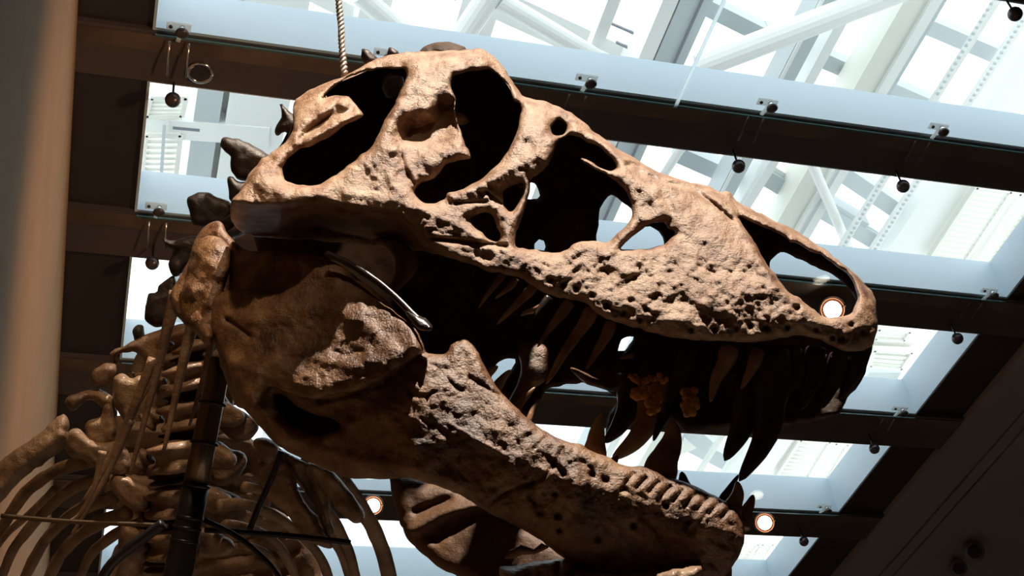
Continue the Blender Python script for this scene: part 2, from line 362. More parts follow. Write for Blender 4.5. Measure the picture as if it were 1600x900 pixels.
# ------------------------------------------------------------------ fittings on the ceiling
def clamp(x, y, label):
    p = onz(x, y, 8-.03); r = empty('glass_clamp', p); tag(r, label, 'glass clamp', 'chrome clamps along the glass panes')
    a = MB().box((-.11, -.03, -.012), (.06, .03, .006)).build('arm_plate', arm_bright, r)
    MB().tube([(0, 0, -.012), (0, 0, -.03), (0, 0, -.06)], [.022, .022, .02], 10).build('stem', chrome, r, True)
    b = MB().tube([(0,0,-.055),(0,0,-.06),(0,0,-.075),(0,0,-.09),(0,0,-.098)], [.02, .042, .048, .036, .01], 14).build('clamp_cap', balld, r, True); b['label'] = 'dark round cap'
    MB().bar((-.0, .03, -.005), (-.02, .13, -.005), .03, .012).build('arm_plate', arm_bright, r)
    MB().tube([(-.08, 0, -.022), (-.08, 0, -.012)], .014, 8).build('screw', balld, r)
for x, y, l in [(285,42,'bright clamp with bolt at the left end of the top pale strip'), (607,82,'chrome clamp just above the rear of the skull roof'),
                (921,122,'chrome clamp right of the skull top, second on the top strip past the skull'), (1203,160,'chrome clamp on the top strip above the middle of the snout'),
                (1470,198,'rightmost chrome clamp on the top pale strip'), (249,322,'chrome clamp on the pale strip left of the neck bones'),
                (1549,454,'chrome clamp at the right end of the second pale strip'), (1409,638,'chrome clamp at the right end of the third pale strip, by the snout tip'),
                (1291,791,'chrome clamp at the right end of the pale strip beside the lower front teeth')]: clamp(x, y, l)
def pendant(x, y, label, r_=.058):
    p = onz(x, y, 8-.22); r = empty('ball_fitting', p); tag(r, label, 'ceiling fitting', 'ball fittings hanging at the edge of the bands')
    MB().tube([(0,0,.05),(0,0,.2)], .009, 8).build('stem', blackm, r)
    t = np.linspace(0, math.pi, 9); MB().tube([(0,0,r_*math.cos(a)) for a in t], [max(.002, r_*math.sin(a)) for a in t], 14).build('ball', balld, r, True)
for x, y, l in [(270,156,'small metal ball hanging below the first band near the left wall'), (238,411,'small metal ball hanging left of the neck, below the second band'),
                (1154,260,'dark ball hanging below the first band above the nostril'), (1411,291,'dark ball hanging below the first band at the right'),
                (1586,22,'dark ball hanging in the top right corner of the picture'), (1496,529,'dark ball hanging in the third opening, right of the snout tip'),
                (1366,701,'dark ball hanging in the fourth opening, right of the long teeth'), (1256,846,'dark ball hanging in the small opening at the bottom')]: pendant(x, y, l)
for (a, b, c, d), l in [((265,64,261,118),'thin bright rod pair on the first band near the left wall'), ((233,346,231,388),'thin bright rod pair left of the neck bones'),
                     ((890,147,882,172),'thin rod pair on the first band beside the brow of the skull'), ((1170,182,1153,220),'thin rod pair on the first band above the snout'),
                     ((1431,220,1415,250),'thin rod pair at the right of the first band'), ((1516,473,1500,497),'thin rod pair on the second band at the right'),
                     ((1380,654,1370,672),'thin rod pair on the third band right of the snout')]:
    r = empty('suspension_rod_pair', onz(a, b, 8)); tag(r, l, 'rods', 'rod pairs on the dark bands')
    for k in (0, 1):
        p = onz(a, b, 7.96)+np.array([.135*k, 0, 0]); q = onz(c, d, 7.9)+np.array([.135*k, 0, 0])
        o = MB().tube([p, (p+q)/2, q], .008, 8).build('rod', chrome if a < 300 else balld, r, True); o.location = -onz(a, b, 8)
p = onz(313, 114, 7.985); r = empty('recessed_downlight', p); tag(r, 'unlit round recessed downlight with pale rim on the first dark band', 'ceiling light')
t = np.linspace(0, 2*math.pi, 33); MB().tube([(.085*math.cos(a), .085*math.sin(a), 0) for a in t], .013, 8, fdir=(0, 0, 1)).build('rim', chrome, r, True)
MB().tube([(0,0,.0),(0,0,.012)], [.08, .08], 20).build('lens', darkp, r)
for x, y, l, big in [(583,790,'glowing spotlight between the jaw and the ribs', 1), (1301,484,'glowing spotlight seen through the nostril', 1.15), (1195,817,'glowing spotlight just right of the lower jaw tip', 1.1)]:
    p = onz(x, y, 7.8); r = empty('ceiling_spotlight', p); tag(r, l, 'ceiling light', 'lit ceiling spotlights')
    d = Vector(EYE-p).normalized(); q = d.to_track_quat('Z', 'Y'); r.rotation_mode = 'QUATERNION'; r.rotation_quaternion = q
    MB().tube([(0,0,-.16),(0,0,-.1),(0,0,-.03),(0,0,.0)], [.05*big, .09*big, .10*big, .10*big], 20).build('lamp_housing', rim, r, True)
    t = np.linspace(0, 2*math.pi, 33); MB().tube([(.10*big*math.cos(a), .10*big*math.sin(a), .0) for a in t], .012, 8, fdir=(0, 0, 1)).build('rim', rim, r, True)
    MB().tube([(0,0,.001),(0,0,.02),(0,0,.03)], [.072*big, .066*big, .03*big], 20).build('bulb', lampm, r, True)
    MB().tube([(0,.05,-.12),(0,.09,-.2)], .012, 8).build('bracket', blackm, r)
for x, y, l, s_ in [(1523,862,'round grey ceiling spotlight, unlit, upper of the two at the bottom right', 1.), (1498,888,'grey ceiling spotlight cut by the lower edge at the bottom right', .85)]:
    p = onz(x, y, 7.75); r = empty('track_spotlight', p); tag(r, l, 'ceiling light', 'unlit ceiling spotlights at the right')
    d = Vector(EYE+np.array([1., 0, 0])-p).normalized(); r.rotation_mode = 'QUATERNION'; r.rotation_quaternion = d.to_track_quat('Z', 'Y')
    MB().tube([(0,0,-.28),(0,0,-.25),(0,0,-.12),(0,0,.0)], [.03*s_, .10*s_, .13*s_, .115*s_], 20).build('lamp_housing', greycam, r, True)
    MB().tube([(0,0,-.01),(0,0,.012)], [.085*s_, .085*s_], 20).build('lens', blackm, r)
    MB().tube([(0,.08,-.12),(0,.17,-.22)], .02, 8).build('bracket', greycam, r)

# ------------------------------------------------------------------ the skeleton
root = empty('dinosaur_skeleton', at(300, 860, 2.9)); rl = np.array(root.location)
tag(root, 'mounted brown skeleton of a large meat-eating dinosaur, open-jawed skull above neck and ribs', 'dinosaur skeleton')
def part(mb, name, m, parent=None, smooth=True):
    o = mb.build(name, m, None, smooth); 
    o.location = -rl if parent is None else (0, 0, 0); o.parent = parent or root; return o
def wskull(X, Y):
    w = np.interp(X, [260, 350, 600, 800, 1000, 1200, 1320, 1375], [.33, .31, .27, .22, .17, .13, .09, .045])
    top = np.interp(X, [350, 460, 555, 655, 752, 815, 925, 1000, 1121, 1231, 1316, 1372], [260, 165, 110, 80, 77, 147, 202, 252, 299, 354, 410, 470])
    ln = np.interp(X, [355, 400, 440, 495, 550, 587, 625, 645, 662, 700], [316, 322, 322, 312, 324, 329, 335, 352, 372, 392])
    under = np.clip((Y-ln+4)/34, 0, 1.4)*np.clip((700-X)/30, 0, 1)
    return w-.06*np.exp(-np.maximum(Y-top, 0)/28.)-.13*under
skull_out = [(360,318),(372,300),(395,264),(410,248),(440,228),(456,209),(458,195),(460,162),(480,143),(505,131),(537,119),(555,109),(575,97),(605,87),(630,82),(655,80),(700,79),(730,77),
 (752,76),(770,87),(785,104),(795,118),(801,129),(808,140),(815,148),(827,153),(850,157),(870,165),(888,175),(905,185),(925,202),(950,221),(975,238),(1000,252),(1034,271),(1071,283),(1102,288),(1121,298),(1141,301),
 (1152,316),(1175,327),(1203,341),(1231,354),(1254,367),(1287,389),(1316,410),(1344,435),(1361,455),(1369,472),(1371,500),(1367,532),(1355,545),(1325,549),(1300,540),(1280,530),(1248,524),(1208,530),(1169,535),
 (1137,533),(1098,532),(1059,528),(1019,520),(1000,514),(987,512),(960,502),(937,492),(917,475),(895,469),(875,465),(850,457),(825,442),(807,432),(782,427),(762,424),(745,416),(712,406),(682,398),(655,392),(625,392),(600,388),(560,383),(520,378),(480,374),(430,372),(385,366),(362,345)]
skull_holes = [
 [(505,153),(530,130),(555,116),(580,110),(610,108),(632,108),(634,122),(622,150),(612,170),(600,190),(582,226),(565,242),(547,256),(525,272),(500,287),(475,290),(449,283),(441,266),(447,250),(465,235),(490,226),(515,213),(532,199),(555,187),(567,179),(557,164),(545,151),(525,148)],
 [(707,122),(722,114),(742,110),(765,110),(785,124),(796,136),(801,155),(811,162),(814,176),(810,196),(800,225),(787,245),(772,262),(750,281),(725,295),(700,301),(694,310),(682,317),(667,317),(655,311),(649,298),(657,287),(675,281),(686,272),(697,258),(715,250),(735,245),(725,220),(715,195),(711,175),(711,155),(705,137)],
 [(862,196),(870,188),(882,190),(886,199),(880,209),(871,213),(863,207)],
 [(877,217),(889,212),(902,213),(917,222),(930,225),(947,240),(962,255),(962,264),(950,267),(935,260),(920,252),(908,246),(912,255),(937,268),(962,284),(980,302),(987,325),(985,343),(970,360),(950,378),(935,376),(918,376),(900,380),(886,390),(870,394),(850,394),(832,390),(806,386),(806,370),(811,350),(820,325),(827,300),(828,281),(840,272),(857,257),(864,240),(870,225)],
 [(786,300),(800,292),(816,284),(818,298),(810,318),(799,331),(789,322)],
 [(737,342),(746,335),(760,332),(772,340),(776,356),(781,367),(776,377),(763,373),(750,361),(740,352)],
 [(971,389),(978,379),(995,365),(1009,354),(1023,347),(1037,348),(1047,357),(1054,362),(1048,371),(1037,382),(1020,387),(995,390)],
 [(1155,340),(1172,345),(1190,353),(1211,362),(1245,382),(1282,399),(1304,413),(1324,427),(1336,449),(1340,466),(1334,482),(1328,488),(1312,495),(1287,494),(1267,480),(1250,466),(1231,455),(1214,432),(1203,420),(1192,404),(1181,382),(1166,359)]]
sk_str = [([(980,258),(1010,272),(1040,285),(1075,292),(1110,315),(1145,345)], 3.6, -.012), ([(1115,300),(1140,310)], 9, .004),
 ([(700,100),(640,130),(612,190),(600,225)], 12, .006), ([(612,232),(660,228),(700,236),(735,240)], 6, .007), ([(645,208),(685,200),(702,175)], 24, -.085),
 ([(700,120),(712,170),(728,222)], 6, .01), ([(625,232),(632,262),(645,285)], 3, -.006), ([(615,240),(613,290)], 10, .008),
 ([(400,268),(430,300),(480,305),(515,298)], 14, .014),
 ([(540,300),(620,315),(700,345),(770,376)], 11, .010), ([(670,372),(720,378),(790,384)], 3.5, -.014), ([(590,345),(640,357),(660,370)], 10, -.01),
 ([(700,395),(745,400),(780,412)], 10, -.006), ([(620,300),(680,328),(730,332)], 10, .006), ([(705,303),(750,290),(800,262),(840,240)], 9, .012), ([(712,318),(760,315)], 2.5, -.008),
 ([(840,180),(850,210),(850,240)], 14, .006), ([(900,195),(950,232),(990,258),(1040,290)], 9, .008), ([(990,280),(1015,300),(1030,330),(1015,348)], 9, .012), ([(1035,300),(1050,330),(1045,350)], 8, -.01),
 ([(1160,350),(1185,400),(1210,440),(1250,478)], 8, .010), ([(1100,360),(1140,380),(1170,400)], 22, .006), ([(1170,345),(1250,385),(1320,430)], 6, .004),
 ([(800,405),(900,440),(1000,480),(1100,510)], 16, .008), ([(1200,470),(1290,505),(1350,505)], 20, .006), ([(985,255),(1000,260)], 3, -.01), ([(760,300),(785,320)], 3, -.008),
 ([(520,135),(480,160),(475,185)], 10, .008), ([(482,205),(515,183),(548,172)], 8, -.022), ([(470,215),(505,190),(525,168)], 5, -.008), ([(480,212),(520,200),(560,180)], 5, .006)]
for x, y in [(1038,529),(1080,515),(1117,515),(1150,512),(1172,510),(1198,512),(1230,511),(1275,515),(1301,528),(1330,508),(1348,518),(1000,500),(975,490),(948,478),(925,462),(900,452),(880,445),(1246,481),(860,438),(1010,485),(1316,530),(985,470)]:
    sk_str.append(([(x, y)], 3.2+random.random()*1.6, -.014))
for k in range(100):
    x = random.uniform(850, 1210); lo = np.interp(x, [850, 1000, 1210], [408, 400, 450]); hi = np.interp(x, [850, 950, 1060, 1210], [440, 480, 520, 520]); y = random.uniform(lo, hi)
    sk_str.append(([(x, y), (x+random.uniform(2, 9), y-random.uniform(0, 4))], random.uniform(1.6, 3.2), -random.uniform(.0008, .003)))
for k in range(36):
    x = random.uniform(880, 1180); y = np.interp(x, [880, 1180], [405, 470])+random.uniform(-15, 40); L = random.uniform(10, 28)
    sk_str.append(([(x, y), (x+L, y-L*.6)], 3, random.choice([.002, -.0025])))
def cracks(n, box, lst, L=60):
    for k in range(n):
        x = random.uniform(box[0], box[2]); y = random.uniform(box[1], box[3]); a = random.uniform(-.9, .9)+(math.pi if random.random() < .3 else 0); P = [(x, y)]
        for j in range(random.randint(3, 7)):
            a += random.uniform(-.7, .7); x += math.cos(a)*L/7; y += math.sin(a)*L/7; P.append((x, y))
        lst.append((P, 2.0, -.0048))
cracks(14, (400, 85, 860, 380), sk_str); cracks(10, (850, 280, 1150, 500), sk_str)
def sk_rel(X, Y):
    up = fbm(X*.12, Y*.12, 3)*.0015*((X > 820) & (Y > 395+0*X))
    return up+.02*np.exp(-((Y-470)/60)**2)*np.clip((X-900)/200, 0, 1)
sk = MB()
sheet(sk, skull_out, skull_holes, skp, wskull, .022, 15, 2.6, sk_rel, sk_str, 1.8, .0036)
# inner and far side of the skull: palate, braincase and far cheek, with see-through gaps; shade painted dark
def wfar(X, Y): return -np.interp(X, [260, 500, 800, 1000, 1200, 1330, 1375], [.05, .06, .06, .05, .05, .03, .0])+np.interp(Y, [60, 200], [-.02, 0])
far_out = [(400,290),(440,225),(475,165),(530,128),(600,95),(700,88),(760,92),(800,140),(860,170),(910,205),(960,240),(1040,285),(1130,320),(1200,355),(1260,380),(1310,415),(1345,450),(1362,480),(1368,510),(1362,545),(1356,570),(1347,595),(1324,622),(1311,648),
 (1280,656),(1240,664),(1200,668),(1170,664),(1137,667),(1100,672),(1080,676),(1070,672),(1058,664),(1040,650),(1015,640),(995,640),(975,660),(958,680),(945,684),(950,650),(965,625),(950,612),(925,600),(895,600),(876,602),(856,608),(842,628),(828,652),(800,640),(781,600),(794,584),(806,563),(790,561),(774,570),(765,592),(740,605),(690,600),(640,565),(560,490),(450,430),(400,390)]
far_holes = [[(823,308),(827,286),(836,288),(843,300),(844,310),(834,312)], [(834,392),(839,378),(847,370),(850,380),(850,392)],
 [(933,380),(936,345),(941,320),(953,305),(968,312),(984,324),(992,340),(985,355),(965,366),(950,380)], [(966,392),(978,376),(1000,362),(1014,352),(1030,362),(1036,378),(1032,392)],
 [(1204,424),(1207,402),(1218,396),(1232,397),(1258,410),(1290,424),(1318,443),(1334,462),(1341,478),(1334,500),(1290,504),(1262,488),(1228,460)],
 [(602,122),(615,118),(630,122),(628,140),(612,152),(602,150),(599,135)],
 [(966,546),(970,532),(978,528),(990,528),(984,538),(970,552)]]
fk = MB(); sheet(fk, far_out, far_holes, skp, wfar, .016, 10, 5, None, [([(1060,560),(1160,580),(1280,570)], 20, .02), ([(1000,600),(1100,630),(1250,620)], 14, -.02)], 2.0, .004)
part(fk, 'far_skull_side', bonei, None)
# roof of the skull between the two sides
top = spline([(400,268),(440,232),(468,166),(508,134),(560,112),(610,90),(660,84),(730,81),(768,92),(806,146),(850,162),(905,190),(950,226),(1000,257),(1071,288),(1141,307),(1200,346),(1254,373),(1316,417),(1350,448),(1364,480)], 5)
rv = []; rows = 7
for i, (x, y) in enumerate(top):
    wn = float(wskull(np.array([x]), np.array([y]))[0])-.0; 
    for k in range(rows):
        t = k/(rows-1); s_ = math.sin(t*math.pi)
        rv.append(skp(x+3*t, y+5+7*t, wn*(1-2*t*.98))+np.array([0, 0, .012*s_]))
n_ = len(top); sk.add(rv, [(i*rows+k, i*rows+k+1, (i+1)*rows+k+1, (i+1)*rows+k) for i in range(n_-1) for k in range(rows-1)])
skull = part(sk, 'skull', bone); 
# braincase and inner cheek struts seen through the openings
mb = MB()
sheet(mb, [(583,376),(598,370),(618,371),(636,382),(650,398),(654,412),(645,432),(628,450),(612,462),(603,456),(614,436),(619,416),(613,397),(600,384)], [], skp, lambda X, Y: .13+0*X, .02, 12, 3, None, (), 1, .003)
part(mb, 'palate_bone', bonen, skull); mb = MB()
sheet(mb, [(812,538),(830,534),(855,541),(856,570),(852,596),(832,608),(818,624),(800,640),(795,628),(808,600),(814,575),(810,555)], [], skp, lambda X, Y: .0+0*X, .015, 14, 3, None, (([(822,550),(835,590)], 8, .006),), 1, .001)
part(mb, 'palate_bone', bonej, skull); mb = MB()
sheet(mb, [(890,575),(905,578),(930,590),(948,592),(970,582),(978,598),(960,612),(935,606),(912,598)], [], skp, lambda X, Y: .02+0*X, .015, 8, 3, None, (), 1, .003)
o = part(mb, 'palate_bone', bonej, skull); 
mb = MB()
sheet(mb, [(600,120),(625,116),(632,128),(628,150),(608,162),(598,145)], [], skp, lambda X, Y: -.12+0*X, .02, 10, 3, None, (), 1, .003)
part(mb, 'inner_skull_bone', bonep, skull); mb = MB()
sheet(mb, [(656,80),(668,70),(690,65),(712,68),(728,76),(722,88),(690,92),(660,90)], [], skp, lambda X, Y: -.14+0*X, .05, 16, 3, None, (), 1, .006)
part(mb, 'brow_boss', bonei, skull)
mb = MB(); mb.tube(skp(np.array([700., 712, 724, 732]), np.array([186., 184, 187, 190]), np.array([.1, .1, .1, .1])), [.005, .012, .012, .003], 10); part(mb, 'eye_socket_spur', bone, skull)

def tooth(pts, r0, w, m, parent, flat=.65, name='tooth', dw=0.):
    p = spline(pts, 6); n = len(p); t = np.linspace(0, 1, n); P = skp(p[:, 0], p[:, 1], w+dw*t)
    sc = np.linalg.norm(P[0]-EYE)/F*1.04; rad = r0*sc*np.clip(1-t**2.0, 0, 1)**.75*(.86+.14*np.sin(np.pi*np.minimum(t*2.2, 1)))+.0008
    vd = (P[0]-EYE)/np.linalg.norm(P[0]-EYE)
    o = part(MB().tube(P, rad, 14, flat, vd, .05, 60), name, m, parent); return o
upper = [([(787,428),(777,441),(762,460),(748,481)], 5, .175, 0), ([(806,436),(797,448),(786,457),(774,466)], 5, .175, 0), ([(835,447),(822,461),(800,483),(776,507)], 7.5, .17, 0),
 ([(850,478),(838,484),(822,488),(814,493)], 5.5, .12, 0), ([(858,465),(846,482),(834,497),(822,513)], 6.5, .15, 1), ([(890,473),(876,492),(858,515),(840,542)], 8, .15, 0),
 ([(925,485),(914,505),(884,548),(853,600)], 11.5, .15, 0), ([(955,505),(948,524),(932,550),(916,576)], 9, .14, 0), ([(1075,545),(1067,575),(1050,610),(1037,648)], 15, .10, 1),
 ([(1140,545),(1135,563),(1120,590),(1110,628)], 15, .09, 0), ([(1186,548),(1178,567),(1170,585),(1158,608)], 11, .09, 0), ([(1180,590),(1172,620),(1158,670),(1132,720)], 29, .06, 1, ),
 ([(1208,550),(1204,610),(1196,680),(1155,752)], 31, .07, 1), ([(1240,545),(1238,570),(1232,600),(1226,625)], 14, .07, 1), ([(1275,545),(1272,580),(1262,612),(1252,640)], 16, .06, 1),
 ([(1310,555),(1306,585),(1296,612),(1284,638)], 15, .05, 1), ([(1338,560),(1334,585),(1322,605),(1312,625)], 12, .04, 1), ([(740,420),(734,432),(735,445),(740,458)], 4, .18, 1),
 ([(1022,595),(1018,640),(995,685),(956,718)], 25, -.01, 0), ([(985,585),(985,630),(968,665),(944,692)], 22, -.03, 1), ([(1040,640),(1034,655),(1028,670),(1021,689)], 9, .0, 1),
 ([(1008,535),(1000,548),(992,560),(985,572)], 5, .0, 1), ([(1015,565),(1005,580),(998,595)], 8, .02, 1), ([(990,556),(980,557),(968,560)], 3.5, .02, 0)]
for q in upper:
    o = tooth(q[0], q[1], q[2], tooth_shaded if q[3] else tooth_brown, skull)
    o['label'] = 'curved tooth painted nearly black as if backlit' if q[3] else 'glossy brown curved tooth'
def blob(pts, r, w, name, m, parent, amp=.35):
    mb = MB()
    for x, y in [(a+random.uniform(-6, 6), b+random.uniform(-6, 6)) for a, b in pts for _ in range(4)]:
        c = skp(np.array([float(x)]), np.array([float(y)]), w)[0]; rr = r*(.35+random.random()*.5)/F*2.3; t = np.linspace(0, math.pi, 8)
        mb.tube([c+np.array([0, 0, rr*math.cos(a)]) for a in t], [max(1e-4, rr*math.sin(a)) for a in t], 10, 1, (1, 0, 0), amp, 150)
    o = part(mb, name, m, parent); o['label'] = 'rough orange rock matrix'; return o
random.seed(3)
blob([(1001,617),(1008,622),(1014,612),(1018,624),(1025,618),(1012,630),(1022,632),(1019,606),(1005,612),(1028,628),(1016,638),(996,613)], 9, .05, 'rock_matrix', orange, skull)
blob([(1072,616),(1080,614),(1076,626),(1083,624),(1070,634),(1078,638),(1085,630),(1068,642)], 9, .06, 'rock_matrix', orange, skull)
blob([(990,593),(1000,595),(1010,596),(1020,592),(1032,588),(1036,594)], 6, .05, 'rock_matrix', orange, skull)

# lower jaw
def wjaw(X, Y): return np.interp(X, [260, 400, 650, 900, 1100, 1170], [.07, .14, .21, .16, .08, .05])
jaw_out = [(305,375),(312,362),(322,352),(336,346),(348,349),(354,362),(370,381),(390,393),(437,391),(475,396),(500,401),(525,411),(545,424),(575,446),(602,468),(625,491),(650,512),(660,532),(667,551),(682,552),(697,551),(704,538),(717,530),(732,531),(747,545),(755,565),(765,587),(785,615),
 (810,640),(832,660),(862,679),(887,689),(907,694),(925,705),(955,716),(967,725),(985,729),(1010,730),(1037,742),(1062,750),(1087,760),(1112,772),(1132,782),(1150,794),(1158,806),(1164,825),(1163,845),(1152,872),(1134,900),(1110,930),(1070,955),(1020,955),
 (960,915),(925,896),(895,882),(874,868),(853,851),(824,832),(790,814),(764,801),(730,780),(703,767),(670,755),(638,747),(603,748),(554,747),(520,738),(491,724),(462,712),(436,698),(416,678),(400,660),(384,642),(366,630),(355,600),(345,572),(333,530),(300,512),(284,502),(270,485),(266,462),(276,440),(287,420),(298,395)]
jaw_holes = [[(430,618),(445,620),(466,636),(495,648),(520,656),(531,666),(516,675),(497,677),(475,672),(455,662),(440,645)]]
jst = [([(667,552),(640,566),(610,590),(575,608),(540,618),(500,626)], 5, -.006), ([(640,580),(580,625),(520,640)], 14, -.012), ([(880,700),(850,745),(800,765),(760,790)], 3, -.007), ([(735,590),(770,612),(785,618)], 2.5, -.006),
 ([(680,570),(720,610),(735,590)], 2.5, -.005), ([(700,660),(750,690),(790,712)], 3, .006), ([(640,650),(700,675),(760,720)], 30, -.012), ([(560,720),(640,735),(720,760),(800,800)], 14, .012), ([(410,640),(440,675),(490,700),(540,715)], 10, .014),
 ([(840,740),(830,770),(845,800)], 6, -.006), ([(1000,760),(1060,775),(1120,800)], 14, .008), ([(860,720),(880,740)], 5, -.008)]
for k in range(9):
    x = 985+k*19; y = np.interp(x, [985, 1140], [742, 795]); jst.append(([(x+6, y-2), (x-9, y+14)], 3, -.008))
for x, y in [(925,742),(945,750),(868,772),(872,806),(874,828),(975,764),(1040,790),(935,842),(990,820),(1075,815)]: jst.append(([(x, y)], 4, -.012))
for k in range(45):
    x = random.uniform(650, 1120); y = np.interp(x, [650, 760, 860, 1120], [570, 610, 700, 790])+random.uniform(0, 90); jst.append(([(x, y), (x+random.uniform(-5, 6), y+random.uniform(0, 6))], random.uniform(1.8, 4), random.choice([-.0016, -.001, .0012])))
cracks(12, (640, 560, 1130, 860), jst)
jm = MB()
def wjaw2(X, Y):       # the lower half of the ramus rolls inward
    mid = np.interp(X, [300, 500, 700, 900, 1100, 1170], [560, 600, 670, 750, 815, 840])
    return wjaw(X, Y)-.075*np.clip((Y-mid)/110, 0, 1.5)**1.3
def jrel(X, Y): return fbm(X*.1, Y*.1, 3)*.0012
sheet(jm, jaw_out, jaw_holes, skp, wjaw2, .022, 16, 3, jrel, jst, 1.4, .0024)
plate = [(322,500),(330,470),(352,455),(385,452),(430,452),(470,430),(462,408),(480,399),(500,401),(525,411),(543,423),(560,440),(580,458),(602,476),(622,492),(646,512),(656,532),(661,549),(645,560),(628,572),(610,586),(592,597),(575,604),(548,613),(520,617),(490,624),(450,612),(420,606),(400,640),(385,635),(370,612),(350,560),(335,525)]
pst = [([(600,470),(635,500),(650,535)], 12, .010), ([(380,540),(450,530),(520,545)], 26, -.006), ([(400,500),(480,480),(560,500),(600,540)], 14, .008), ([(520,450),(560,480)], 14, .008), ([(355,500),(390,525)], 4, -.01), ([(360,565),(400,580)], 7, .01), ([(430,560),(445,575)], 12, .01), ([(500,560),(560,570),(620,550)], 12, .008)]
for k in range(90): 
    x = random.uniform(350, 640); y = random.uniform(450, 610); pst.append(([(x, y), (x+random.uniform(2, 12), y+random.uniform(-4, 4))], random.uniform(2, 4), random.choice([-.002, .0018])))
cracks(7, (340, 420, 650, 610), pst)
sheet(jm, plate, [], skp, lambda X, Y: wjaw(X, Y)+.03, .02, 22, 3, None, pst, 1.5, .0022)
# articular mass behind, with its hollow
sheet(jm, [(280,470),(290,430),(302,392),(318,370),(345,372),(362,400),(352,440),(338,500),(328,540),(300,515),(284,500)], [], skp, lambda X, Y: wjaw(X, Y)+.02, .03, 20, 4, None, (), 2, .006)
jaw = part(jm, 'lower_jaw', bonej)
mb = MB(); sheet(mb, [(345,430),(420,410),(480,415),(560,450),(640,530),(700,565),(740,600),(740,690),(640,725),(540,725),(470,700),(420,660),(380,600),(340,540)], [], skp, lambda X, Y: wjaw(X, Y)-.09, .015, 10, 6, None, (), 1, .004); part(mb, 'jaw_dark_backing', bonei, jaw)  # dark backing sheet added so the jaw opening looks shaded
mb = MB()
def wfj(X, Y): return np.interp(X, [600, 900, 1160], [-.10, -.06, -.0])
sheet(mb, [(608,735),(625,742),(660,750),(740,770),(840,830),(950,880),(1080,900),(1140,880),(1130,930),(1060,970),(900,985),(790,950),(720,903),(690,890),(668,872),(650,858),(636,842),(626,820),(618,795),(611,765)],
      [], skp, wfj, .03, 22, 3.5, None, [([(640,830),(700,800),(760,790)], 10, .02), ([(680,840),(740,805),(780,800)], 9, -.02), ([(650,800),(700,780)], 6, -.01)], 1.5, .0012)
mb.tube(skp(np.array([789., 800, 815, 835, 848, 857]), np.array([872., 866, 859, 862, 854, 855]), np.full(6, .02)), [.002, .007, .008, .004, .006, .001], 10)
part(mb, 'far_jaw_bone', bonef, jaw)
mb = MB(); sheet(mb, [(780,890),(800,885),(850,876),(885,874),(905,884),(930,896),(1000,892),(1050,886),(1090,880),(1098,895),(1060,920),(900,940),(800,930)], [], skp, lambda X, Y: .07+0*X, .03, 14, 4, None, [([(872,880),(868,905)], 3, -.02), ([(900,885),(892,905)], 3, -.02)], 2, .006)
part(mb, 'jaw_hinge_bone', bonen, jaw)
# dark rim strap along the back plate and its hook
mb = MB(); P = spline([(510,396),(545,412),(575,430),(602,450),(628,474),(648,495),(668,512)], 5); mb.tube(skp(P[:, 0], P[:, 1], np.full(len(P), .25)), .006, 10, 1, None, .2, 60)
sheet(mb, [(632,483),(650,490),(668,500),(677,512),(672,518),(655,515),(640,500)], [], skp, lambda X, Y: .25+0*X, .012, 8, 3, None, (), 1, .003)
o = part(mb, 'jaw_clip', tooth_shaded, jaw); o['label'] = 'dark raised strip with a hooked end'
lower = [([(930,716),(930,700),(934,670),(942,645)], 18, .12, 0), ([(1028,752),(1035,725),(1050,690),(1051,656)], 27, .08, 0), ([(1070,764),(1068,752),(1065,737)], 10, .0, 1), ([(1128,786),(1134,774),(1144,758),(1154,742)], 7, .02, 1),
 ([(1142,806),(1146,790),(1153,772),(1152,752)], 15, .06, 0), ([(1160,826),(1164,805),(1172,788),(1177,773)], 12, .04, 0), ([(958,722),(962,716),(964,711)], 6, .1, 0),
 ([(752,590),(765,582),(778,572)], 8, .06, 0), ([(775,608),(785,592),(798,578)], 8, .05, 0), ([(806,640),(815,628),(836,605)], 7, .06, 0), ([(826,658),(832,640),(838,630)], 4, .06, 0)]
for q in lower:
    o = tooth(q[0], q[1], q[2], tooth_shaded if q[3] else tooth_brown, jaw); o['label'] = 'curved tooth painted nearly black as if backlit' if q[3] else 'glossy brown curved tooth'

